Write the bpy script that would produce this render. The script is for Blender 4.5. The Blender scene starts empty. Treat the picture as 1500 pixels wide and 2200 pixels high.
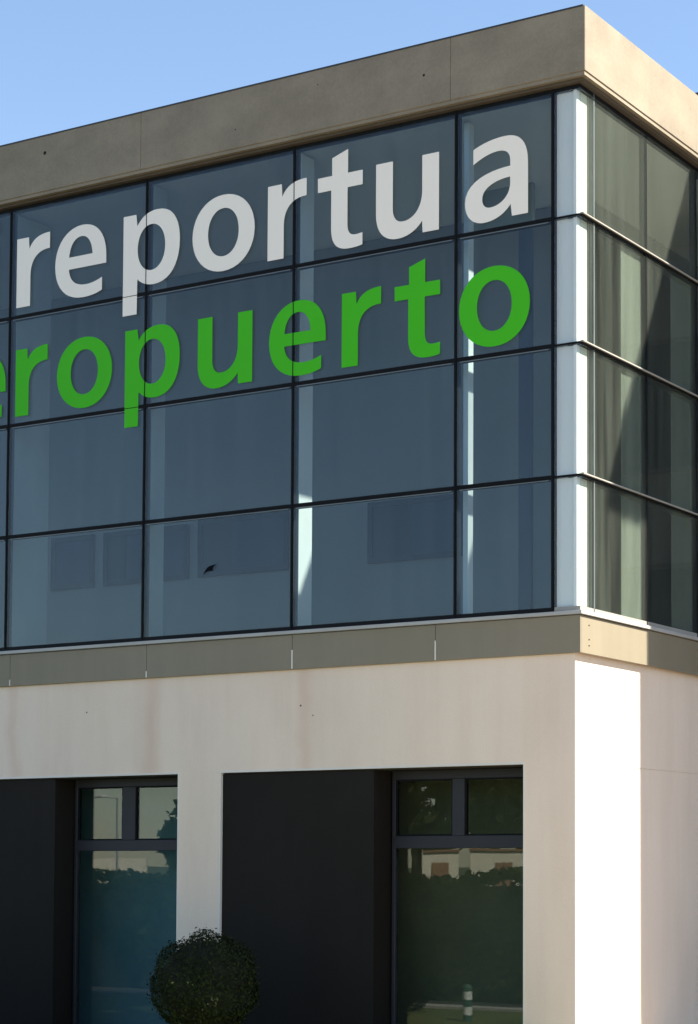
import bpy, bmesh, math, random
from mathutils import Vector, Matrix
random.seed(7)
S = bpy.context.scene
COL = S.collection

# ------------------------------------------------------------------ camera
cam_d = bpy.data.cameras.new('camera')
cam = bpy.data.objects.new('camera', cam_d); COL.objects.link(cam)
cam.location = (9.0841, -16.6890, 1.65)
cam.rotation_euler = (math.radians(90 + 2.9864), 0, math.radians(90 - 60.7978))
cam_d.sensor_fit = 'VERTICAL'; cam_d.sensor_height = 24.0
cam_d.lens = 4217.0 / 2200.0 * 24.0
cam_d.shift_x = (750 - 1200) / 2200.0
cam_d.shift_y = (1636 - 1100) / 2200.0
cam_d.clip_end = 3000
S.camera = cam

# ------------------------------------------------------------------ sky, sun, exposure
SUN = Vector((1.0, 0.54, 1.06)).normalized()
w = bpy.data.worlds.new('World'); S.world = w; w.use_nodes = True
nt = w.node_tree; bg = nt.nodes['Background']
sky = nt.nodes.new('ShaderNodeTexSky'); sky.sky_type = 'NISHITA'; sky.sun_disc = False
sky.sun_elevation = math.asin(SUN.z)
sky.sun_rotation = math.atan2(SUN.x, SUN.y)
sky.air_density = 1.0; sky.dust_density = 0.3; sky.ozone_density = 1.2
nt.links.new(sky.outputs[0], bg.inputs[0]); bg.inputs[1].default_value = 0.080
sl = bpy.data.lights.new('sun', 'SUN'); sl.energy = 5.0; sl.angle = math.radians(0.53)
sl.color = (1.0, 0.93, 0.80)
so = bpy.data.objects.new('sun', sl); COL.objects.link(so)
so.rotation_euler = (-SUN).to_track_quat('-Z', 'Y').to_euler()
so.location = (20, 10, 30)
S.view_settings.view_transform = 'Standard'; S.view_settings.look = 'None'
S.view_settings.gamma = 1.0; S.view_settings.use_curve_mapping = False
S.view_settings.exposure = 1.62
S.render.engine = 'CYCLES'
cy = S.cycles
cy.max_bounces = 8; cy.diffuse_bounces = 4; cy.glossy_bounces = 4; cy.transparent_max_bounces = 24
cy.caustics_reflective = False; cy.caustics_refractive = False; cy.use_denoising = True
cy.sample_clamp_indirect = 6.0

# ------------------------------------------------------------------ materials
def mat(name):
    m = bpy.data.materials.new(name); m.use_nodes = True
    return m, m.node_tree, m.node_tree.nodes['Principled BSDF']
def nn(t, typ, **kw):
    n = t.nodes.new(typ)
    for k, v in kw.items(): setattr(n, k, v)
    return n
def mapped(t, scale):
    c = nn(t, 'ShaderNodeTexCoord'); mp = nn(t, 'ShaderNodeMapping')
    mp.inputs['Scale'].default_value = scale
    t.links.new(c.outputs['Object'], mp.inputs[0]); return mp.outputs[0]
def noise(t, scale, s=1.0, detail=5, rough=0.6):
    n = nn(t, 'ShaderNodeTexNoise'); n.inputs['Scale'].default_value = s
    n.inputs['Detail'].default_value = detail; n.inputs['Roughness'].default_value = rough
    t.links.new(mapped(t, scale), n.inputs['Vector']); return n.outputs['Fac']
def ramp(t, fac, stops):
    r = nn(t, 'ShaderNodeValToRGB'); el = r.color_ramp.elements
    el[0].position, el[0].color = stops[0][0], (*stops[0][1], 1)
    el[1].position, el[1].color = stops[-1][0], (*stops[-1][1], 1)
    for p, c in stops[1:-1]:
        e = el.new(p); e.color = (*c, 1)
    t.links.new(fac, r.inputs[0]); return r.outputs[0]
def mulc(t, a, b, f=1.0):
    m = nn(t, 'ShaderNodeMix', data_type='RGBA', blend_type='MULTIPLY'); m.inputs[0].default_value = f
    t.links.new(a, m.inputs[6]); t.links.new(b, m.inputs[7]); return m.outputs[2]
def bump(t, b, fac, strength, dist=0.01):
    n = nn(t, 'ShaderNodeBump'); n.inputs['Strength'].default_value = strength; n.inputs['Distance'].default_value = dist
    t.links.new(fac, n.inputs['Height']); t.links.new(n.outputs[0], b.inputs['Normal'])

def surface(name, lo, hi, rough=0.8, big=(0.5, 0.5, 0.5), fine=30.0, fine_amt=0.1, streak=None, metallic=0.0, bmp=0.15, spec=0.5):
    """mottled surface: large soft patches, fine grain and optional vertical rain streaks"""
    m, t, b = mat(name)
    c = ramp(t, noise(t, big, 1.0, 6), [(0.3, lo), (0.7, hi)])
    fn = noise(t, (fine,) * 3, 1.0, 3)
    c = mulc(t, c, ramp(t, fn, [(0.25, (1 - fine_amt,) * 3), (0.75, (1.0,) * 3)]))
    if streak:
        c = mulc(t, c, ramp(t, noise(t, (4.0, 4.0, 0.25), 1.0, 5), [(0.42, (1 - streak,) * 3), (0.62, (1,) * 3)]))
    t.links.new(c, b.inputs['Base Color']); b.inputs['Roughness'].default_value = rough
    b.inputs['Metallic'].default_value = metallic; b.inputs['Specular IOR Level'].default_value = spec
    if bmp: bump(t, b, fn, bmp, 0.004)
    return m

M = {}
# painted render of the ground floor, with rusty runs under the fascia joints
m, t, b = mat('white_render')
c = ramp(t, noise(t, (0.7, 0.7, 0.45), 1.0, 6), [(0.28, (0.79, 0.635, 0.51)), (0.5, (0.85, 0.69, 0.555)), (0.72, (0.89, 0.725, 0.59))])
c = mulc(t, c, ramp(t, noise(t, (3.5, 3.5, 0.3), 1.0, 5), [(0.36, (0.965, 0.95, 0.94)), (0.56, (1, 1, 1))]))
fn = noise(t, (60, 60, 60), 1.0, 3)
c = mulc(t, c, ramp(t, fn, [(0.3, (0.95,) * 3), (0.7, (1,) * 3)]))
geo = nn(t, 'ShaderNodeTexCoord'); sp = nn(t, 'ShaderNodeSeparateXYZ'); t.links.new(geo.outputs['Object'], sp.inputs[0])
wob = noise(t, (0.6, 0.6, 1.2), 1.0, 4)
wx = nn(t, 'ShaderNodeMath', operation='MULTIPLY_ADD'); t.links.new(wob, wx.inputs[0]); wx.inputs[1].default_value = 0.35
t.links.new(sp.outputs[0], wx.inputs[2])
prev = None
for x0, wd in ((-5.42, 0.20), (-3.33, 0.16), (-7.5, 0.15)):
    a = nn(t, 'ShaderNodeMath', operation='SUBTRACT'); t.links.new(wx.outputs[0], a.inputs[0]); a.inputs[1].default_value = x0 + 0.175
    ab = nn(t, 'ShaderNodeMath', operation='ABSOLUTE'); t.links.new(a.outputs[0], ab.inputs[0])
    mr = nn(t, 'ShaderNodeMapRange'); mr.interpolation_type = 'SMOOTHSTEP'
    t.links.new(ab.outputs[0], mr.inputs[0]); mr.inputs[1].default_value = 0.0; mr.inputs[2].default_value = wd
    mr.inputs[3].default_value = 1.0; mr.inputs[4].default_value = 0.0
    if prev is None: prev = mr.outputs[0]
    else:
        ad = nn(t, 'ShaderNodeMath', operation='MAXIMUM'); t.links.new(prev, ad.inputs[0]); t.links.new(mr.outputs[0], ad.inputs[1]); prev = ad.outputs[0]
c = mulc(t, c, ramp(t, prev, [(0.0, (1, 1, 1)), (1.0, (0.93, 0.87, 0.85))]))
t.links.new(c, b.inputs['Base Color']); b.inputs['Roughness'].default_value = 0.85
bump(t, b, fn, 0.12, 0.003)
M['white'] = m

M['concrete'] = surface('parapet_concrete', (0.225, 0.186, 0.137), (0.31, 0.26, 0.192), 0.85, (1.4, 1.4, 2.2), 38, 0.16, 0.045)
M['fascia'] = surface('fascia_cladding', (0.225, 0.19, 0.13), (0.26, 0.22, 0.155), 0.6, (0.6, 0.6, 0.6), 60, 0.06, 0.05, bmp=0.05)
M['sill'] = surface('sill_metal', (0.36, 0.35, 0.33), (0.44, 0.43, 0.41), 0.5, (2, 2, 2), 60, 0.05)
M['trim'] = surface('pale_edge_trim', (0.74, 0.68, 0.60), (0.80, 0.74, 0.66), 0.5, (2, 2, 2), 60, 0.05)
M['gasket'] = surface('black_gasket', (0.006, 0.007, 0.009), (0.010, 0.011, 0.013), 0.6, (3, 3, 3), 60, 0.1, spec=0.1)
M['glint'] = surface('glint_grey', (0.10, 0.12, 0.13), (0.14, 0.16, 0.17), 0.4, (3, 3, 3), 60, 0.1)
M['alu'] = surface('aluminium_cap', (0.30, 0.285, 0.26), (0.36, 0.345, 0.32), 0.5, (3, 3, 3), 60, 0.08, spec=0.3)
M['post'] = surface('white_painted_steel', (0.72, 0.73, 0.70), (0.80, 0.80, 0.77), 0.45, (1, 1, 1), 50, 0.04)
M['post_sunlit'] = surface('sunlit_painted_steel', (0.58, 0.58, 0.55), (0.64, 0.64, 0.61), 0.5, (1, 1, 1), 50, 0.04)
M['post_shaded'] = surface('shaded_painted_steel', (0.30, 0.33, 0.32), (0.36, 0.39, 0.38), 0.5, (1, 1, 1), 50, 0.04)
M['cap'] = surface('anodised_cap', (0.34, 0.32, 0.285), (0.38, 0.36, 0.325), 0.5, (3, 3, 3), 60, 0.08, spec=0.2)
M['dark_trim'] = surface('dark_soffit_trim', (0.09, 0.072, 0.055), (0.11, 0.09, 0.07), 0.7, (3, 3, 3), 60, 0.08, spec=0.2)
M['dark_post'] = surface('dark_painted_steel', (0.02, 0.03, 0.05), (0.03, 0.04, 0.07), 0.5, (1, 1, 1), 50, 0.05)
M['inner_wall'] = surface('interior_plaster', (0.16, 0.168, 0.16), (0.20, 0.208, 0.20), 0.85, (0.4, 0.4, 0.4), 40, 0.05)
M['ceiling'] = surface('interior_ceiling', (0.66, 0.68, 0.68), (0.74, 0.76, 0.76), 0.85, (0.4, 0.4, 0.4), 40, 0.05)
M['floor'] = surface('interior_floor', (0.14, 0.13, 0.12), (0.18, 0.17, 0.15), 0.5, (1, 1, 1), 40, 0.1)
M['blind'] = surface('pale_fabric_blind', (0.165, 0.19, 0.16), (0.20, 0.225, 0.19), 0.8, (0.6, 0.6, 0.6), 80, 0.06)
M['blue_glass'] = surface('inner_window_glass', (0.012, 0.028, 0.055), (0.022, 0.045, 0.085), 0.6, (1.2, 1, 1.2), 30, 0.05, spec=0.08)
M['blue_frame'] = surface('inner_window_frame', (0.014, 0.02, 0.035), (0.018, 0.026, 0.042), 0.6, (1, 1, 1), 30, 0.05, spec=0.08)
M['cladding'] = surface('charcoal_cladding', (0.015, 0.0125, 0.0105), (0.021, 0.018, 0.015), 0.7, (0.5, 0.5, 0.5), 50, 0.15, 0.08, spec=0.12)
M['frame'] = surface('dark_grey_window_frame', (0.026, 0.026, 0.031), (0.034, 0.034, 0.040), 0.5, (1, 1, 1), 60, 0.08, spec=0.25)
M['soffit'] = surface('opening_soffit', (0.030, 0.024, 0.018), (0.036, 0.030, 0.024), 0.7, (1, 1, 1), 60, 0.08)
M['letter_white'] = surface('white_vinyl', (0.95, 0.87, 0.775), (0.97, 0.89, 0.795), 0.6, (1, 1, 1), 80, 0.03, bmp=0.03, spec=0.25)
M['letter_green'] = surface('green_vinyl', (0.052, 0.48, 0.007), (0.060, 0.51, 0.010), 0.6, (1, 1, 1), 80, 0.03, bmp=0.03, spec=0.2)
M['black_vinyl'] = surface('black_vinyl', (0.004, 0.006, 0.01), (0.006, 0.008, 0.012), 0.8, (1, 1, 1), 80, 0.03, spec=0.03)
M['room_dark'] = surface('dark_room_wall', (0.10, 0.11, 0.075), (0.14, 0.15, 0.10), 0.8, (1, 1, 1), 30, 0.1)
M['room_teal'] = surface('teal_room_wall', (0.12, 0.26, 0.32), (0.16, 0.31, 0.37), 0.8, (1, 1, 1), 30, 0.1)
M['asphalt'] = surface('asphalt', (0.035, 0.036, 0.036), (0.06, 0.058, 0.055), 0.9, (0.3, 0.3, 0.3), 40, 0.3)
M['bounce_paving'] = surface('pale_bounce_paving', (0.36, 0.30, 0.235), (0.42, 0.355, 0.28), 0.85, (0.4, 0.4, 0.4), 25, 0.15)
M['kerb'] = surface('kerb_concrete', (0.38, 0.37, 0.33), (0.46, 0.45, 0.41), 0.85, (1, 1, 1), 30, 0.15)
M['grass'] = surface('lawn_grass', (0.085, 0.11, 0.02), (0.16, 0.175, 0.035), 0.9, (0.7, 0.7, 0.7), 35, 0.4)
M['earth'] = surface('far_ground', (0.06, 0.08, 0.03), (0.12, 0.12, 0.06), 0.95, (0.05, 0.05, 0.05), 2, 0.2)
M['bark'] = surface('bark', (0.05, 0.038, 0.025), (0.09, 0.07, 0.05), 0.9, (6, 6, 1.5), 30, 0.3)
M['beige'] = surface('beige_render', (0.78, 0.70, 0.55), (0.84, 0.76, 0.61), 0.85, (0.3, 0.3, 0.3), 10, 0.1)
M['brick_red'] = surface('brown_trim', (0.28, 0.14, 0.08), (0.32, 0.17, 0.10), 0.85, (0.3, 0.3, 0.3), 10, 0.1)
M['wing'] = surface('wing_cladding', (0.045, 0.05, 0.048), (0.06, 0.065, 0.06), 0.6, (0.5, 0.5, 0.5), 30, 0.1)
M['navy'] = surface('dark_roof_cladding', (0.020, 0.020, 0.028), (0.028, 0.027, 0.036), 0.5, (0.5, 0.5, 0.5), 30, 0.1)
M['galv'] = surface('galvanised_steel', (0.45, 0.46, 0.46), (0.52, 0.53, 0.53), 0.45, (2, 2, 2), 30, 0.1, metallic=0.6)
M['lamp_white'] = surface('white_lamp_housing', (0.75, 0.75, 0.72), (0.8, 0.8, 0.77), 0.4, (2, 2, 2), 30, 0.05)
M['bollard_green'] = surface('green_bollard_paint', (0.03, 0.10, 0.07), (0.04, 0.13, 0.09), 0.4, (2, 2, 2), 30, 0.05)

def foliage_mat(name, lo, hi, trans=0.25):
    m, t, b = mat(name)
    oi = nn(t, 'ShaderNodeNewGeometry')
    c = ramp(t, oi.outputs['Random Per Island'], [(0.0, lo), (1.0, hi)])
    t.links.new(c, b.inputs['Base Color']); b.inputs['Roughness'].default_value = 0.75; b.inputs['Specular IOR Level'].default_value = 0.2
    tr = nn(t, 'ShaderNodeBsdfTranslucent'); t.links.new(c, tr.inputs[0])
    mx = nn(t, 'ShaderNodeMixShader'); mx.inputs[0].default_value = trans
    t.links.new(b.outputs[0], mx.inputs[1]); t.links.new(tr.outputs[0], mx.inputs[2])
    t.links.new(mx.outputs[0], t.nodes['Material Output'].inputs[0]); return m
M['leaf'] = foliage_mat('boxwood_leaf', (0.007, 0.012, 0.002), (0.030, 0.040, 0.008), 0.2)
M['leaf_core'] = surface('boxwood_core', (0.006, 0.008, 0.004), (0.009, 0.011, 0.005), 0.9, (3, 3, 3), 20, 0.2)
M['tree_leaf'] = foliage_mat('tree_leaf', (0.05, 0.07, 0.025), (0.11, 0.13, 0.05), 0.3)

def glass(name, tint, ior=1.5, dust=0.0, dust_col=(0.8, 0.8, 0.7), ripple=0.0, dust_lo=0.0):
    """clear window glass: tinted straight transmission + Fresnel mirror, optional film of dust"""
    m = bpy.data.materials.new(name); m.use_nodes = True; t = m.node_tree
    t.nodes.remove(t.nodes['Principled BSDF']); out = t.nodes['Material Output']
    g = nn(t, 'ShaderNodeNewGeometry')
    mi = nn(t, 'ShaderNodeMix'); mi.inputs[2].default_value = ior; mi.inputs[3].default_value = 1.0 / ior
    t.links.new(g.outputs['Backfacing'], mi.inputs[0])
    fr = nn(t, 'ShaderNodeFresnel'); t.links.new(mi.outputs[0], fr.inputs[0])
    tp = nn(t, 'ShaderNodeBsdfTransparent'); tp.inputs[0].default_value = (*[v ** 0.5 for v in tint], 1)
    gl = nn(t, 'ShaderNodeBsdfGlossy'); gl.inputs['Roughness'].default_value = 0.0
    gl.inputs[0].default_value = (0.95, 0.98, 1.0, 1)
    if ripple:
        bp = nn(t, 'ShaderNodeBump'); bp.inputs['Strength'].default_value = 1.0; bp.inputs['Distance'].default_value = ripple
        t.links.new(noise(t, (0.9, 0.9, 0.9), 1.0, 1), bp.inputs['Height']); t.links.new(bp.outputs[0], gl.inputs['Normal'])
    mx = nn(t, 'ShaderNodeMixShader'); t.links.new(fr.outputs[0], mx.inputs[0])
    t.links.new(tp.outputs[0], mx.inputs[1]); t.links.new(gl.outputs[0], mx.inputs[2])
    last = mx.outputs[0]
    if dust:
        df = nn(t, 'ShaderNodeBsdfDiffuse'); df.inputs[0].default_value = (*dust_col, 1)
        d2 = nn(t, 'ShaderNodeMixShader')
        nz = noise(t, (7.0, 7.0, 0.35), 1.0, 4)
        mr = nn(t, 'ShaderNodeMapRange'); t.links.new(nz, mr.inputs[0])
        mr.inputs[1].default_value = 0.35; mr.inputs[2].default_value = 0.65
        mr.inputs[3].default_value = dust_lo; mr.inputs[4].default_value = dust
        t.links.new(mr.outputs[0], d2.inputs[0]); t.links.new(last, d2.inputs[1]); t.links.new(df.outputs[0], d2.inputs[2])
        last = d2.outputs[0]
    t.links.new(last, out.inputs[0]); return m
M['glass'] = glass('blue_tinted_glass', (0.58, 0.70, 0.78), 1.36, 0.012, (0.7, 0.75, 0.8), 0.0015)
M['glass_side'] = glass('dusty_tinted_glass', (0.80, 0.86, 0.82), 1.5, 0.034, (0.72, 0.80, 0.68), 0.0, 0.006)
M['glass_top'] = glass('dusty_top_glass', (0.80, 0.86, 0.82), 1.5, 0.037, (0.72, 0.80, 0.68), 0.0, 0.026)
M['glass_corner'] = glass('clear_corner_glass', (0.95, 0.97, 0.96), 1.45)
m, t, b = mat('sheer_blind')
sc_ = ramp(t, noise(t, (6, 6, 0.3), 1.0, 4), [(0.3, (0.40, 0.44, 0.37)), (0.7, (0.48, 0.52, 0.44))])
t.links.new(sc_, b.inputs['Base Color']); b.inputs['Roughness'].default_value = 0.85
tp = nn(t, 'ShaderNodeBsdfTransparent'); mx = nn(t, 'ShaderNodeMixShader'); 
t.links.new(b.outputs[0], mx.inputs[2]); t.links.new(tp.outputs[0], mx.inputs[1])
t.links.new(mx.outputs[0], t.nodes['Material Output'].inputs[0]); mx.inputs[0].default_value = 0.18; M['sheer'] = m
M['glass_low'] = glass('ground_floor_glass', (0.74, 0.80, 0.76), 1.43, 0.0, ripple=0.0008)
# translucent white panel closing the glazed corner
m, t, b = mat('frosted_white_panel')
b.inputs['Base Color'].default_value = (0.86, 0.885, 0.885, 1); b.inputs['Roughness'].default_value = 0.6
tr = nn(t, 'ShaderNodeBsdfTranslucent'); tr.inputs[0].default_value = (0.86, 0.885, 0.885, 1)
mx = nn(t, 'ShaderNodeMixShader')
t.links.new(ramp(t, noise(t, (1.5, 1.5, 0.8), 1.0, 3), [(0.3, (0.30,) * 3), (0.7, (0.38,) * 3)]), mx.inputs[0])
t.links.new(b.outputs[0], mx.inputs[1]); t.links.new(tr.outputs[0], mx.inputs[2])
t.links.new(mx.outputs[0], t.nodes['Material Output'].inputs[0]); M['frosted'] = m

# ------------------------------------------------------------------ mesh helpers
def obj(name, me, material, parent=None):
    o = bpy.data.objects.new(name, me); COL.objects.link(o)
    if material is not None and not me.materials: me.materials.append(material)
    if parent is not None: o.parent = parent
    return o
def tag(o, label=None, cat=None, group=None, kind=None):
    if label: o['label'] = label
    if cat: o['category'] = cat
    if group: o['group'] = group
    if kind: o['kind'] = kind
    return o
def empty(name, loc=(0, 0, 0)):
    o = bpy.data.objects.new(name, None); COL.objects.link(o); o.location = loc; return o
def addbox(bm, x0, x1, y0, y1, z0, z1, bev=0.0):
    vs = [bm.verts.new(p) for p in ((x0, y0, z0), (x1, y0, z0), (x1, y1, z0), (x0, y1, z0), (x0, y0, z1), (x1, y0, z1), (x1, y1, z1), (x0, y1, z1))]
    fs = [bm.faces.new([vs[i] for i in q]) for q in ((3, 2, 1, 0), (4, 5, 6, 7), (0, 1, 5, 4), (1, 2, 6, 5), (2, 3, 7, 6), (3, 0, 4, 7))]
    if bev:
        es = {e for f in fs for e in f.edges}
        bmesh.ops.bevel(bm, geom=list(es), offset=bev, segments=1, affect='EDGES')
def mesh(bm, name):
    me = bpy.data.meshes.new(name); bm.to_mesh(me); bm.free(); return me
def box(name, b, material, parent=None, bev=0.0, origin=None):
    """one box (or several) as one mesh; parent must sit at the world origin unless origin is given"""
    bm = bmesh.new()
    bs = b if isinstance(b, list) else [b]
    for q in bs: addbox(bm, *q, bev=bev)
    if origin: bmesh.ops.translate(bm, verts=bm.verts, vec=-Vector(origin))
    o = obj(name, mesh(bm, name), material, parent)
    return o
def tube(bm, p0, p1, r0, r1, n=10):
    p0, p1 = Vector(p0), Vector(p1); d = (p1 - p0).normalized()
    a = d.orthogonal().normalized(); c = d.cross(a)
    A = [bm.verts.new(p0 + (a * math.cos(2 * math.pi * i / n) + c * math.sin(2 * math.pi * i / n)) * r0) for i in range(n)]
    B = [bm.verts.new(p1 + (a * math.cos(2 * math.pi * i / n) + c * math.sin(2 * math.pi * i / n)) * r1) for i in range(n)]
    for i in range(n): bm.faces.new((A[i], A[(i + 1) % n], B[(i + 1) % n], B[i]))
    bm.faces.new(A[::-1]); bm.faces.new(B)

# ------------------------------------------------------------------ the setting and added bounce surfaces: ground, lawn, kerb, road, paving
def sheet(name, x0, x1, y0, y1, z, material):
    bm = bmesh.new(); bm.faces.new([bm.verts.new(p) for p in ((x0, y0, z), (x1, y0, z), (x1, y1, z), (x0, y1, z))])
    return tag(obj(name, mesh(bm, name), material), kind='structure')
GZ = -0.30                      # level of the ground outside
sheet('ground', -900, 900, -900, 900, GZ - 0.02, M['earth'])
sheet('road', -90, -0.085, -38, -5.15, GZ - 0.012, M['asphalt'])
sheet('lawn', -30, -0.1, -5.0, 0.02, GZ, M['grass'])
sheet('dark_bounce_yard', 0.9, 60, 0.8, 40, GZ + 0.010, M['asphalt'])  # unseen dark ground added to cut bounce light on the right wall
sheet('bounce_paving', -0.08, 60, -60, 40, GZ + 0.004, M['bounce_paving'])  # unseen ground, widened and toned warm to bounce light onto the shaded front
k = box('kerb', (-30, -0.1, -5.15, -5.0, GZ - 0.05, GZ + 0.05), M['kerb'], bev=0.015); tag(k, kind='structure')

# ------------------------------------------------------------------ the corner building
B = tag(empty('corner_building'), 'two storey corner building with glazed upper floor, concrete parapet and white ground floor', 'building')
DL, DR = 0.03, 0.074            # how far the ground floor wall stands back from the fascia, left and right
XL, YB = -15.81, 12.0           # far ends of the two fronts
ZH = 2.635                      # heads of the ground floor openings
# openings on the left front: (x0, x1)
OPEN = [(-4.439, -0.655), (-9.0, -5.033)]
def wall_parts():
    bs = []
    T = 0.30
    y0, y1 = DL, DL + T
    bs.append((XL, -DR, y0, y1, ZH, 3.72))                                   # band over the openings
    bs.append((-0.655, -DR, y0, y1, GZ, ZH))                                  # corner pier
    bs.append((-5.033, -4.439, y0, y1, GZ, ZH))                               # pier between the openings
    bs.append((XL, -9.0, y0, y1, GZ, ZH))
    return bs
box('wall', wall_parts(), M['white'], B)
# right front: one wall above and one below a fine horizontal joint
box('wall', (-DR - 0.3, -DR, DL + 0.302, YB, GZ, 2.632), M['white'], B)
box('wall', (-DR - 0.3, -DR, DL + 0.302, YB, 2.638, 3.72), M['white'], B)
box('wall_joint', (-DR - 0.29, -DR - 0.006, DL + 0.302, YB, 2.632, 2.638), M['white'], B)
# pale edge trims round the openings
for (a, c) in OPEN:
    box('edge_trim', [(a - 0.016, c + 0.016, DL - 0.004, DL + 0.05, ZH - 0.003, ZH + 0.017)], M['trim'], B)
    box('edge_trim', [(a - 0.016, a + 0.002, DL - 0.004, DL + 0.05, GZ, ZH - 0.0035)], M['trim'], B)
    box('edge_trim', [(c - 0.002, c + 0.016, DL - 0.004, DL + 0.05, GZ, ZH - 0.0035)], M['trim'], B)
    box('soffit', (a + 0.003, c - 0.003, DL + 0.051, 0.50, ZH - 0.014, ZH - 0.004), M['soffit'], B)
# charcoal cladding to the left in each opening, window to the right
def opening(a, c, edge, wl, m0, m1, room, zt0, zt1, zh):
    """a, c opening; edge = right end of the cladding; window frame from wl to c, post m0..m1, transom zt0..zt1, glass head zh"""
    n = 4; wdt = (edge - a - 0.004) / n
    zz = ((GZ, ZH - 0.016),)
    for (q0, q1) in zz:
        box('cladding_panel', (a + 0.003, edge, DL + 0.03, DL + 0.06, q0 + 0.0012, q1 - 0.0012), M['cladding'], B, bev=0.001)
    box('cladding_return', (edge - 0.03, edge - 0.0005, DL + 0.061, 0.46, GZ, ZH - 0.016), M['cladding'], B)
    yw = 0.35
    W = box('window', [(wl, wl + 0.040, yw, yw + 0.07, GZ + 0.02, ZH - 0.016), (c - 0.040, c - 0.001, yw, yw + 0.07, GZ + 0.02, ZH - 0.016),
                       (wl + 0.040, c - 0.040, yw, yw + 0.07, zh, ZH - 0.016), (wl + 0.040, c - 0.040, yw, yw + 0.07, GZ + 0.02, GZ + 0.09)], M['frame'], B, bev=0.004)
    box('transom', (wl + 0.041, c - 0.041, yw - 0.006, yw + 0.066, zt0, zt1), M['frame'], W, bev=0.004)
    box('mullion', (m0, m1, yw - 0.004, yw + 0.068, zt1 + 0.0005, zh - 0.0005), M['frame'], W, bev=0.004)
    for (p0, p1) in ((wl + 0.041, m0 - 0.001), (m1 + 0.001, c - 0.041)):
        s = 0.016
        sash = box('sash', [(p0, p0 + s, yw + 0.012, yw + 0.05, zt1 + .001, zh - .001), (p1 - s, p1, yw + 0.012, yw + 0.05, zt1 + .001, zh - .001),
                            (p0 + s, p1 - s, yw + 0.012, yw + 0.05, zt1 + .001, zt1 + s), (p0 + s, p1 - s, yw + 0.012, yw + 0.05, zh - s, zh - .001)], M['gasket'], W)
        box('pane', (p0 + s, p1 - s, yw + 0.026, yw + 0.036, zt1 + s, zh - s), M['glass_low'], W)
    box('pane', (wl + 0.041, c - 0.041, yw + 0.026, yw + 0.036, GZ + 0.091, zt0 - 0.001), M['glass_low'], W)
    # the room behind
    x0, x1, y0, y1 = a, c - 0.01, 0.47, 4.3
    box('room', [(x0, x1, y1, y1 + 0.05, GZ + 0.02, 3.0), (x0 - 0.05, x0, y0, y1, GZ + 0.02, 3.0), (x1, x1 + 0.05, y0, y1, GZ + 0.02, 3.0),
                 (x0, x1, y0, y1, GZ, GZ + 0.02), (x0, x1, y0, y1, 3.0, 3.05)], room, B)
    box('fill_curtain', (wl - 0.75, c - 0.02, 1.05, 1.07, GZ + 0.03, 2.6), room, B)  # unseen sheet added close behind the glass to brighten the window
    return W
opening(-4.439, -0.655, -2.46, -2.43, -1.686, -1.540, M['room_dark'], 1.811, 1.939, 2.525)
opening(-9.0, -5.033, -6.86, -6.83, -6.113, -5.920, M['room_teal'], 1.798, 1.919, 2.525)

# fascia: joints seen as thin light lines on the lower half
fj = [XL, -13.70, -11.65, -9.60, -7.53, -5.477, -3.475, -1.675, 0.0]
for i in range(len(fj) - 1):
    r = fj[i + 1] if i == len(fj) - 2 else fj[i + 1] - 0.003
    box('fascia_panel', (fj[i] + 0.003, r, 0.0, 0.028, 3.705, 4.072), M['fascia'], B, bev=0.002)
    if 0 < i: box('joint_strip', (fj[i] - 0.007, fj[i] + 0.007, -0.003, 0.02, 3.712, 3.712 + (0.20 if i in (6, 7) else 0.07)), M['trim'], B)
fy = [0.0305, 1.4535, 2.68, 3.90, 6.3, 8.7, YB]
for i in range(len(fy) - 1):
    box('fascia_panel', (-0.028, 0.0, fy[i] + (0.003 if i else 0), fy[i + 1] - 0.003, 3.705, 4.072), M['fascia'], B, bev=0.002)
for z in (3.78, 3.84, 3.98): box('fascia_screw', (-0.002, 0.004, 0.17, 0.185, z, z + 0.012), M['cladding'], B)
# core of the floor slab, metal sill above the fascia
box('floor_slab', (XL, -0.031, 0.031, YB, 3.73, 4.07), M['floor'], B)
box('sill', [(XL, 0.028, -0.028, 0.03, 4.08, 4.117)], M['sill'], B, bev=0.003)
box('sill', [(-0.03, 0.028, 0.0305, YB, 4.08, 4.117)], M['sill'], B, bev=0.003)

# ---- glazing grid
ZT, ZB = 9.31, 4.155
ZR = [4.155, 5.45, 6.76, 8.035, 9.31]
XM = [-0.307, -1.440, -3.487, -5.540, -7.610, -9.66, -11.71, -13.76, XL]
YM = [0.29, 1.455, 2.68, 3.90]
GS = 0.016                      # half height of the joints on the right front and at the corner
GV, GH = 0.019, 0.022           # half widths of vertical and horizontal joints
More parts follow.
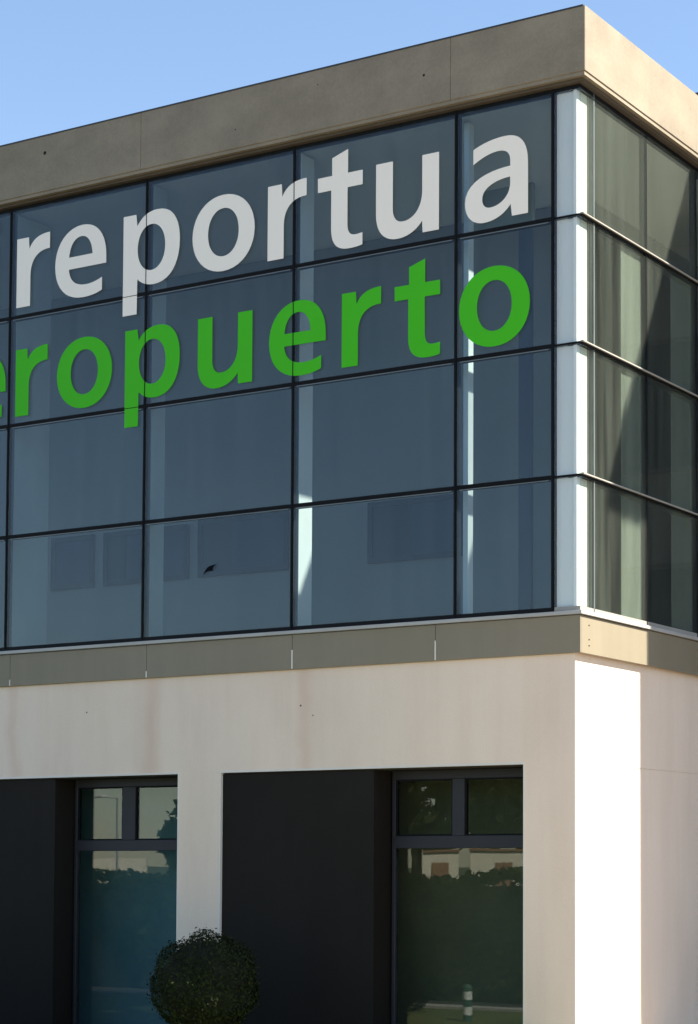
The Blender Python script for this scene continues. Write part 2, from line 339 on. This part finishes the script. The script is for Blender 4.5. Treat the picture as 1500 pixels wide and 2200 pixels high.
# left front
xs = [0.0] + XM
for i in range(len(xs) - 1):
    x1, x0 = xs[i], xs[i + 1]
    r = x1 - (GV if i else 0.0); l = x0 + GV; dp = 0.09 if i else 0.0205; gh = GH if i else GS * 0.7
    for j in range(4):
        z0 = ZR[j] + (gh if j else 0.008); z1 = ZR[j + 1] - (gh if j < 3 else 0.008)
        box('glass_pane', (l, r, 0.0, 0.02, z0, z1), M['glass'] if i else M['glass_corner'], B)
        if j: 
            box('transom', (l, r, -0.0015, dp, ZR[j] - gh + 0.0008, ZR[j] + gh - 0.0008), M['gasket'], B)
            box('glazing_bead', (l, r, -0.009, -0.0016, ZR[j] - 0.003, ZR[j] + 0.003), M['gasket'], B)
            if i: box('edge_glint', (l + .03, r - .03, -0.0022, -0.0004, ZR[j] - GH - 0.011, ZR[j] - GH - 0.001), M['glint'], B)  # pale strip paints in the reflected glint below each joint
    box('bottom_rail', (l, r, -0.0015, dp, 4.118, ZB + 0.007), M['gasket'] if i else M['alu'], B)
    box('top_rail', (l, r, -0.0015, dp, ZT - 0.007, ZT + 0.03), M['gasket'], B)
    box('mullion', (x0 - GV, x0 + GV - 0.0005, -0.0025, 0.08, 4.118, ZT + 0.03), M['gasket'], B)
    box('glazing_bead', (x0 - 0.004, x0 + 0.004, -0.010, -0.0026, 4.118, ZT + 0.03), M['gasket'], B)
# right front
ys = [0.0] + YM
for i in range(len(ys) - 1):
    y0, y1 = ys[i], ys[i + 1]
    l = y0 + (GV * 0.6 if i else 0.0215); r = y1 - GV * 0.6
    for j in range(4):
        z0 = ZR[j] + (GS if j else 0.008); z1 = ZR[j + 1] - (GS if j < 3 else 0.008)
        box('glass_pane', (-0.02, 0.0, l, r, z0, z1), M['glass_top'] if j == 3 else M['glass_side'], B)
        if j:
            box('transom', (-0.049, 0.0, l, r, ZR[j] - GS + 0.0008, ZR[j] + GS - 0.0008), M['gasket'], B)
            box('transom_back', (-0.15, -0.057, l, r, ZR[j] - GS + 0.0008, ZR[j] + GS - 0.0008), M['gasket'], B)
            box('transom_cap', (0.0005, 0.040, l if i else 0.0, y1 + GV * 0.6 - 0.0005, ZR[j] + 0.003, ZR[j] + 0.018), M['cap'], B, bev=0.002)
            box('transom_lip', (0.0005, 0.022, l if i else 0.0, y1 + GV * 0.6 - 0.0005, ZR[j] - 0.012, ZR[j] + 0.0025), M['gasket'], B)
    box('bottom_rail', (-0.10, 0.0, l, r, 4.118, ZB + 0.007), M['alu'], B)
    box('top_rail', (-0.10, 0.0, l, r, ZT - 0.007, ZT + 0.03), M['gasket'], B)
    box('mullion', (-0.08, 0.0015, y1 - GV * 0.6, y1 + GV * 0.6 - 0.0005, 4.118, ZT + 0.03), M['gasket'] if i else M['glint'], B)
# beyond the wing there is plain wall
box('wall', (-0.3, -0.001, 3.93, YB, 4.12, 9.34), M['white'], B)

# ---- corner: white post, frosted panel, inner frame strips
box('corner_post', (-0.090, -0.050, 0.022, 0.235, 4.12, ZT), M['post'], B, bev=0.004)
box('corner_post', (-0.085, -0.045, 0.255, 0.266, 4.12, ZT), M['alu'], B)
for j in range(4):
    box('corner_panel', (-0.284, -0.091, 0.040, 0.046, ZR[j] + 0.012, ZR[j + 1] - 0.012), M['frosted'], B)
# ---- white posts behind the mullions, deeper the farther left
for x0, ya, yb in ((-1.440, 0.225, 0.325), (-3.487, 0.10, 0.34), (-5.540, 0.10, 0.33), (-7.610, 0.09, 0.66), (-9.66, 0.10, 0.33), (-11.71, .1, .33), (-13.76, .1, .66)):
    box('inner_post', (x0 - 0.05, x0 + 0.012, ya, yb, 4.12, 9.30), M['post_sunlit'] if x0 > -4 else M['post_shaded'], B, bev=0.003)  # far posts get a darker copy, their shade put into the colour
box('inner_post', (-1.99, -1.83, 2.20, 2.26, 4.08, 8.88), M['dark_post'], B)
box('hung_panel', (-2.60, -1.81, 2.20, 2.26, 8.89, 9.34), M['blind'], B)
# blinds behind the side glass
for a, c in ((0.97, 1.425), (2.14, 2.65)):
    box('side_blind', (-0.056, -0.050, a, c, 4.165, 8.01), M['sheer'], B)
# ---- inside of the upper floor
YI = 3.0
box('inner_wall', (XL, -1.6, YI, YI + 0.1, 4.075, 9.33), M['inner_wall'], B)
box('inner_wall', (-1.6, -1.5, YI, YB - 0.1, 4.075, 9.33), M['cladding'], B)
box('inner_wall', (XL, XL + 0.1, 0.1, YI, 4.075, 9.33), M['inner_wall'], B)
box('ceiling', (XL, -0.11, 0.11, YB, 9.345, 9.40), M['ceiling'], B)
for (a, c, z0, z1, split) in ((-9.75, -9.0, 5.33, 6.04, None), (-8.82, -8.12, 5.33, 6.04, 0.55), (-7.95, -7.38, 5.33, 6.04, None), (-7.22, -5.78, 5.33, 6.08, 0.38), (-4.57, -3.15, 5.31, 6.06, 0.45)):
    f = 0.07
    W = box('inner_window', [(a, a + f, YI - 0.05, YI - 0.002, z0, z1), (c - f, c, YI - 0.05, YI - 0.002, z0, z1),
                             (a + f, c - f, YI - 0.05, YI - 0.002, z0, z0 + f), (a + f, c - f, YI - 0.05, YI - 0.002, z1 - f, z1)], M['blue_frame'], B, bev=0.003)
    if split:
        xm = a + (c - a) * split
        box('pane', (a + f, xm - 0.02, YI - 0.03, YI - 0.004, z0 + f, z1 - f), M['blue_frame'], W)
        box('pane', (xm + 0.0, c - f, YI - 0.03, YI - 0.004, z0 + f, z1 - f), M['blue_glass'], W)
        box('mullion', (xm - 0.02, xm, YI - 0.04, YI - 0.004, z0 + f, z1 - f), M['blue_frame'], W)
    else:
        box('pane', (a + f, c - f, YI - 0.03, YI - 0.004, z0 + f, z1 - f), M['blue_glass'], W)

# ---- parapet: big concrete panels with fine joints, a dark flashing and a stepped soffit
PO = 0.12; PZ0, PZ1 = 9.412, 10.068
pj = [XL, -13.74, -9.64, -5.54, -1.44]
for i in range(len(pj) - 1):
    r = pj[i + 1] - 0.0015
    box('parapet_panel', (pj[i] + (0.0015 if i else 0), r, -PO, 0.15, PZ0, PZ1), M['concrete'], B, bev=0.006)
bm = bmesh.new()
base = bm.faces.new([bm.verts.new((x, y, PZ0)) for x, y in ((-1.4385, -PO), (PO, -PO), (PO, 4.047), (-0.15, 4.047), (-0.15, 0.15), (-1.4385, 0.15))])
up = bmesh.ops.extrude_face_region(bm, geom=[base])
bmesh.ops.translate(bm, verts=[v for v in up['geom'] if isinstance(v, bmesh.types.BMVert)], vec=(0, 0, PZ1 - PZ0))
bmesh.ops.recalc_face_normals(bm, faces=bm.faces); bmesh.ops.bevel(bm, geom=list(bm.edges), offset=0.006, segments=1, affect='EDGES')
obj('parapet_panel', mesh(bm, 'parapet_panel'), M['concrete'], B)
py = [4.05, 8.1, YB]
for i in range(len(py) - 1):
    box('parapet_panel', (-0.15, PO, py[i] + 0.003, py[i + 1] - 0.003, PZ0, PZ1), M['concrete'], B, bev=0.006)
box('soffit_trim', (XL, 0.06, -0.06, 0.10, 9.345, 9.3745), M['dark_trim'], B, bev=0.003)
box('soffit_trim', (-0.10, 0.06, 0.1005, YB, 9.345, 9.3745), M['dark_trim'], B, bev=0.003)
box('drip_edge', (XL, PO - 0.012, -PO + 0.012, 0.14, 9.3755, 9.4115), M['concrete'], B)
box('drip_edge', (-0.14, PO - 0.012, 0.1405, YB, 9.3755, 9.4115), M['concrete'], B)
box('coping', (XL, PO - 0.02, -PO - 0.005, 0.10, PZ1 - 0.010, PZ1 + 0.006), M['navy'], B)
box('roof', (XL, -0.16, 0.16, YB, 9.41, 9.6), M['asphalt'], B)
# small stains and tie holes in the concrete: shallow dark plugs
def plug(parent, pos, r, axis, m=None):
    m = m or M['cladding']
    bm = bmesh.new(); d = Vector((0, -1, 0)) if axis == 'y' else Vector((1, 0, 0))
    tube(bm, Vector(pos) - d * 0.01, Vector(pos) + d * 0.0015, r, r, 8)
    obj('tie_hole', mesh(bm, 'tie_hole'), m, parent)
for x, z, r in ((-6.98, 9.86, 0.022), (-1.76, 9.735, 0.014), (-4.2, 9.62, 0.008), (-3.1, 9.9, 0.007)):
    plug(B, (x, -PO, z), r, 'y')
for y, z, r in ((0.28, 9.99, 0.013), (0.75, 9.96, 0.013), (1.45, 9.92, 0.013), (1.42, 9.60, 0.012), (2.1, 9.52, 0.013), (2.3, 9.85, 0.012)):
    plug(B, (PO, y, z), r * 0.8, 'x', M['fascia'])
for x, z, r in ((-6.37, 3.36, 0.012), (-3.38, 3.32, 0.014), (-3.22, 3.21, 0.010)):
    plug(B, (x, DL, z), r * 0.8, 'y', M['dark_trim'])

# ------------------------------------------------------------------ lettering on the glass
def bz(p0, c1, c2, p1, n=10):
    p0, c1, c2, p1 = map(Vector, (p0, c1, c2, p1)); out = []
    for i in range(1, n + 1):
        s = i / n; out.append(tuple(p0 * (1 - s) ** 3 + c1 * 3 * s * (1 - s) ** 2 + c2 * 3 * s * s * (1 - s) + p1 * s ** 3))
    return out
def path(*seg):
    """points, or 6-tuples (c1x,c1y,c2x,c2y,x,y) for a curve"""
    pts = []
    for q in seg:
        if len(q) == 2: pts.append(tuple(q))
        else: pts += bz(pts[-1], q[0:2], q[2:4], q[4:6])
    return pts
def oval(cx, cz, rx, rz, k=0.58):
    return path((cx - rx, cz), (cx - rx, cz + rz * k, cx - rx * k, cz + rz, cx, cz + rz), (cx + rx * k, cz + rz, cx + rx, cz + rz * k, cx + rx, cz),
                (cx + rx, cz - rz * k, cx + rx * k, cz - rz, cx, cz - rz), (cx - rx * k, cz - rz, cx - rx, cz - rz * k, cx - rx, cz))
GLYPH = {
 'r': [path((0, 0), (0, .815), (.185, .815), (.195, .675), (.24, .775, .34, .83, .515, .83), (.515, .64), (.33, .645, .215, .545, .215, .36), (.215, 0))],
 'o': [oval(.431, .41, .431, .425), oval(.431, .418, .213, .268)],
 'e': [path((.775, .335), (.775, .42), (.775, .68, .63, .83, .415, .83), (.17, .83, 0, .65, 0, .40), (0, .14, .17, -.015, .43, -.015), (.54, -.015, .64, 0, .715, .035),
            (.715, .18), (.64, .15, .56, .13, .475, .13), (.31, .13, .225, .20, .21, .335)),
       path((.212, .475), (.568, .475), (.56, .62, .49, .70, .40, .70), (.29, .70, .225, .61, .212, .475))],
 'p': [path((0, -.325), (0, .815), (.185, .815), (.205, .68), (.27, .78, .37, .83, .50, .83), (.71, .83, .82, .68, .82, .44), (.82, .16, .68, -.015, .45, -.015),
            (.35, -.015, .265, .02, .21, .075), (.205, -.325)),
       oval(.411, .412, .200, .262)],
 't': [path((.185, .79), (.185, .98), (.39, 1.045), (.39, .79), (.578, .79), (.578, .635), (.385, .635), (.385, .25), (.385, .15, .42, .115, .49, .115), (.52, .115, .55, .118, .578, .125),
            (.578, -.005), (.53, -.018, .47, -.022, .41, -.022), (.24, -.022, .175, .06, .175, .23), (.175, .635), (0, .635), (0, .79))],
 'u': [path((0, .81), (.21, .81), (.21, .32), (.21, .21, .255, .155, .34, .155), (.46, .155, .565, .25, .575, .42), (.575, .81), (.78, .81), (.78, 0), (.582, 0), (.575, .125),
            (.50, .03, .39, -.018, .27, -.018), (.10, -.018, 0, .09, 0, .28))],
 'a': [path((.741, 0), (.741, .52), (.741, .73, .65, .83, .48, .83), (.34, .83, .21, .80, .10, .75), (.10, .595), (.20, .655, .31, .69, .40, .69), (.49, .69, .535, .645, .535, .57),
            (.535, .515), (.30, .51, 0, .44, 0, .21), (0, .07, .09, -.02, .225, -.02), (.35, -.02, .465, .03, .54, .125), (.555, 0)),
       path((.535, .405), (.36, .40, .205, .34, .205, .225), (.205, .165, .24, .125, .30, .125), (.42, .125, .535, .21, .535, .345))],
 'i': [path((0, 0), (0, .815), (.205, .815), (.205, 0)), oval(.1025, 1.02, .12, .12)],
}
GM = {}
def glyph_mesh(ch, sc, key):
    if (ch, key) in GM: return GM[(ch, key)]
    cu = bpy.data.curves.new('glyph', 'CURVE'); cu.dimensions = '2D'; cu.fill_mode = 'BOTH'; cu.extrude = 0.0008
    for cont in GLYPH[ch]:
        pts = [p for i, p in enumerate(cont) if i == 0 or (Vector(p) - Vector(cont[i - 1])).length > 1e-4]
        if (Vector(pts[0]) - Vector(pts[-1])).length < 1e-4: pts = pts[:-1]
        s = cu.splines.new('POLY'); s.points.add(len(pts) - 1); s.use_cyclic_u = True
        for q, p in zip(s.points, pts): q.co = (p[0] * sc, p[1] * sc, 0, 1)
    tmp = bpy.data.objects.new('tmp', cu); COL.objects.link(tmp)
    dg = bpy.context.evaluated_depsgraph_get()
    me = bpy.data.meshes.new_from_object(tmp.evaluated_get(dg)); me.name = 'letter'
    bpy.data.objects.remove(tmp)
    me.transform(Matrix.Rotation(math.radians(90), 4, 'X'))
    me.materials.clear()
    GM[(ch, key)] = me; return me
def word(name, label, base, sc, key, letters):
    root = tag(empty(name, (letters[0][1], -0.0046, base)), label, 'lettering')
    for ch, x in letters:
        o = obj('letter', glyph_mesh(ch, sc, key), M[key], root)
        o.location = (x - letters[0][1], 0, 0)
    return root
word('white_lettering', 'large white word ending in "reportua" across the top row of glass panes', 8.142, 1.0, 'letter_white',
     [('a', -9.02), ('i', -8.02), ('r', -7.508), ('e', -6.906), ('p', -5.877), ('o', -4.877), ('r', -3.838), ('t', -3.174), ('u', -2.425), ('a', -1.331)])
word('green_lettering', 'large green word ending in "eropuerto" on the second row of glass panes', 6.856, 0.965, 'letter_green',
     [('a', -9.32), ('e', -8.408), ('r', -7.503), ('o', -6.857), ('p', -5.833), ('u', -4.787), ('e', -3.808), ('r', -2.853), ('t', -2.186), ('o', -1.398)])

# black bird silhouette stuck on the bottom row pane
bp = [(-.085, -.05), (-.06, -.01), (-.03, .02), (.0, .035), (.05, .05), (.09, .052), (.06, .03), (.045, .01), (.05, -.02), (.03, -.015), (-.01, -.012), (-.04, -.025)]
bm = bmesh.new()
fv = [bm.verts.new((x, 0, z)) for x, z in bp]; bf = bm.faces.new(fv)
ex = bmesh.ops.extrude_face_region(bm, geom=[bf]); bmesh.ops.translate(bm, verts=[v for v in ex['geom'] if isinstance(v, bmesh.types.BMVert)], vec=(0, -0.0015, 0))
bird = obj('bird_sticker', mesh(bm, 'bird_sticker'), M['black_vinyl']); bird.location = (-4.60, -0.001, 4.85)
tag(bird, 'small black bird silhouette stuck on a bottom row glass pane', 'bird sticker')

# ------------------------------------------------------------------ clipped bush in front of the pier
def leaf_ball(name, center, rad, n, size, material, core, parent, squash=1.0, jitter=0.07, seed=1):
    rnd = random.Random(seed); bm = bmesh.new()
    for i in range(n):
        d = Vector((rnd.gauss(0, 1), rnd.gauss(0, 1), rnd.gauss(0, 1))).normalized()
        lump = 1 + 0.045 * math.sin(5 * d.x + 2) * math.sin(6 * d.y + 1) + 0.04 * math.sin(8 * d.z + 5 * d.x) + 0.02 * math.sin(17 * d.x + 3) * math.sin(15 * d.z)
        rr = rad * lump * (1 - abs(rnd.gauss(0, jitter)) + (0.055 if rnd.random() < 0.12 else 0) * rnd.random() * 2)
        p = Vector((d.x * rr, d.y * rr, d.z * rr * squash))
        nrm = (d + Vector((rnd.uniform(-1, 1), rnd.uniform(-1, 1), rnd.uniform(-.6, 1))) * 0.8).normalized()
        a = nrm.orthogonal().normalized(); a = Matrix.Rotation(rnd.uniform(0, 6.28), 3, nrm) @ a; c = nrm.cross(a)
        L = size * rnd.uniform(0.6, 1.3); Wd = L * 0.5
        bm.faces.new([bm.verts.new(p + q) for q in (-a * L, c * Wd + nrm * Wd * .2, a * L, -c * Wd + nrm * Wd * .2)])
    o = obj(name, mesh(bm, name), material, parent); o.location = center
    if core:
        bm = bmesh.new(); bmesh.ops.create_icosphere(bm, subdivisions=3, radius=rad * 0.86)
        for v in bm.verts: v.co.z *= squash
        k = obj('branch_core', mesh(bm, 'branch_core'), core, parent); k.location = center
    return o
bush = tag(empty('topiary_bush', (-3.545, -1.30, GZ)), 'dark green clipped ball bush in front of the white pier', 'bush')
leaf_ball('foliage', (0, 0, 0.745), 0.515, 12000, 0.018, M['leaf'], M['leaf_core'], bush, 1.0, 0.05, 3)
bm = bmesh.new(); tube(bm, (0, 0, -0.01), (0, 0, 0.6), 0.04, 0.03); obj('stem', mesh(bm, 'stem'), M['bark'], bush)

# ------------------------------------------------------------------ neighbouring wing that throws the shadow on the right front
WG = tag(empty('neighbouring_wing'), 'taller grey wing with thin overhanging roof beside the right front', 'building')
box('wall', (0.13, 5.0, 4.15, 14.0, 0, 11.545), M['wing'], WG)
box('roof', (0.13, 6.0, 3.82, 14.3, 11.55, 11.81), M['concrete'], WG, bev=0.01)
for i in range(3):
    for j in range(4):
        x0 = 0.55 + i * 1.5; z0 = 0.9 + j * 2.7
        W = box('window', [(x0, x0 + .05, 4.10, 4.149, z0, z0 + 1.6), (x0 + 1.05, x0 + 1.1, 4.10, 4.149, z0, z0 + 1.6), (x0 + .05, x0 + 1.05, 4.10, 4.149, z0, z0 + .05), (x0 + .05, x0 + 1.05, 4.10, 4.149, z0 + 1.55, z0 + 1.6)], M['frame'], WG)
        box('pane', (x0 + .05, x0 + 1.05, 4.12, 4.145, z0 + .05, z0 + 1.55), M['blue_frame'], W)
# dark housing standing on the roof
rh = tag(empty('roof_housing', (-1.73, 6.0, 9.60)), 'dark navy rooftop housing just showing behind the sunlit parapet', 'roof housing')
box('wall', (0, 1.6, 0, 3.0, 0.002, 1.95), M['navy'], rh)
box('cap', (-0.03, 1.63, -0.03, 3.03, 1.951, 2.04), M['navy'], rh, bev=0.008)

# ------------------------------------------------------------------ across the road: what the ground floor glass mirrors
hedge = tag(empty('hedge', (-28, -7.2, GZ)), 'long dark green hedge at the road edge, mirrored in the ground floor windows', 'hedge')
rnd = random.Random(11); bm = bmesh.new()
for i in range(30000):
    p = Vector((rnd.uniform(-22, 24), rnd.choice((rnd.uniform(-.8, .8), .8, .8)), rnd.uniform(0.05, 1.85)))
    if rnd.random() < 0.35: p.z = 1.84 + rnd.uniform(-.06, .08); p.y = rnd.uniform(-.8, .8)
    p.z *= 0.95 + 0.05 * math.sin(p.x * 1.7) * math.sin(p.x * 0.61 + 1); p.y += 0.12 * math.sin(p.x * 2.3 + p.z * 2)
    a = Vector((rnd.uniform(-1, 1), rnd.uniform(-1, 1), rnd.uniform(-1, 1))).normalized() * rnd.uniform(.05, .11); c = a.orthogonal().normalized() * .05
    bm.faces.new([bm.verts.new(p + q) for q in (-a, c, a, -c)])
obj('foliage', mesh(bm, 'foliage'), M['tree_leaf'], hedge)
box('branch_core', (-22, 24, -.72, .72, -0.02, 1.62), M['leaf_core'], hedge)

def tree(loc, h, r, label, seed, sq=1.0):
    rn = random.Random(seed); root = tag(empty('tree', loc), label, 'tree', 'trees across the road')
    bm = bmesh.new(); tube(bm, (0, 0, -0.05), (0.1, 0, h * .4), h * .028, h * .02, 8); tube(bm, (0.1, 0, h * .4), (0, .1, h * .75), h * .02, h * .008, 8)
    for i in range(6):
        a = i * 1.05 + rn.random(); tube(bm, (0.08, 0, h * (.32 + .05 * i)), (math.cos(a) * r * .6, math.sin(a) * r * .6, h * (.5 + .06 * i)), h * .01, h * .003, 6)
    obj('trunk', mesh(bm, 'trunk'), M['bark'], root)
    bm = bmesh.new()
    for k in range(26):
        d = Vector((rn.gauss(0, 1), rn.gauss(0, 1), rn.gauss(0, 1))).normalized() * (rn.random() ** .4)
        cc = Vector((d.x * r * .8, d.y * r * .8, h * .62 + d.z * h * .33 * sq)); cr = r * rn.uniform(.25, .42)
        for i in range(110):
            e = Vector((rn.gauss(0, 1), rn.gauss(0, 1), rn.gauss(0, 1))).normalized() * cr * rn.uniform(.6, 1.05)
            a = Vector((rn.uniform(-1, 1), rn.uniform(-1, 1), rn.uniform(-1, 1))).normalized() * rn.uniform(.25, .5); c = a.orthogonal().normalized() * .22
            p = cc + e
            bm.faces.new([bm.verts.new(p + q) for q in (-a, c, a, -c)])
    obj('crown', mesh(bm, 'crown'), M['tree_leaf'], root)
tree((-47.5, -68.5, GZ), 11, 4.6, 'widest dark tree across the road, mirrored left in the window by the corner pier', 1)
tree((-42.5, -70.5, GZ), 10.5, 4.4, 'dark tree nearest the corner side, mirrored right in the window by the corner pier', 2)
tree((-45.2, -72.5, GZ), 12, 4.8, 'tallest dark tree across the road, standing behind two others', 3)
tree((-56.0, -63.4, GZ), 4.9, 4.4, 'low spreading tree across the road, mirrored in the upper left window', 4, 0.7)
# low pale sheds beyond the hedge
for loc, sx, h, lb in (((-37.0, -59.8, GZ), 1.45, 2.62, 'larger low beige shed with flat roof beyond the hedge'),
                       ((-39.6, -58.6, GZ), 0.85, 2.58, 'small low beige shed beyond the hedge, beside a larger one')):
    r = tag(empty('shed', loc), lb, 'shed', 'sheds beyond the hedge')
    r.rotation_euler.z = math.radians(-32)
    box('wall', (-sx, sx, -3, 0, 0, h - .1), M['beige'], r); box('roof', (-sx - .04, sx + .04, -3.1, .1, h - .099, h), M['brick_red'], r)
    box('door', (-.4, .4, .001, .04, .05, 2.0), M['brick_red'], r)
pw = tag(box('boundary_wall', (-3.2, 1.0, -.15, .15, 0, 2.2), M['beige']), 'pale boundary wall beyond the hedge, mirrored in the left window', 'wall')
pw.location = (-60.5, -61.0, GZ); pw.rotation_euler.z = math.radians(-30)
# street lamp and bollard
L = tag(empty('street_lamp', (-53.0, -51.8, GZ)), 'tall street lamp across the road, mirrored in the upper left window', 'street lamp')
bm = bmesh.new(); tube(bm, (0, 0, -.03), (0, 0, 5.0), .07, .045); obj('pole', mesh(bm, 'pole'), M['galv'], L)
bm = bmesh.new(); tube(bm, (0, 0, 4.97), (-.55, .4, 5.08), .03, .025); obj('arm', mesh(bm, 'arm'), M['galv'], L)
box('lamp_head', (-.95, -.45, .25, .55, 5.02, 5.16), M['lamp_white'], L, bev=.03)
bo = tag(empty('bollard', (-3.84, -3.36, GZ)), 'small green and white bollard at the lawn edge', 'bollard')
bm = bmesh.new(); tube(bm, (0, 0, -.02), (0, 0, .42), .055, .055, 14); tube(bm, (0, 0, .42), (0, 0, .46), .055, .03, 14); obj('shaft', mesh(bm, 'shaft'), M['bollard_green'], bo)
for z in (.08, .27):
    bm = bmesh.new(); tube(bm, (0, 0, z), (0, 0, z + .1), .058, .058, 14); obj('band', mesh(bm, 'band'), M['lamp_white'], bo)
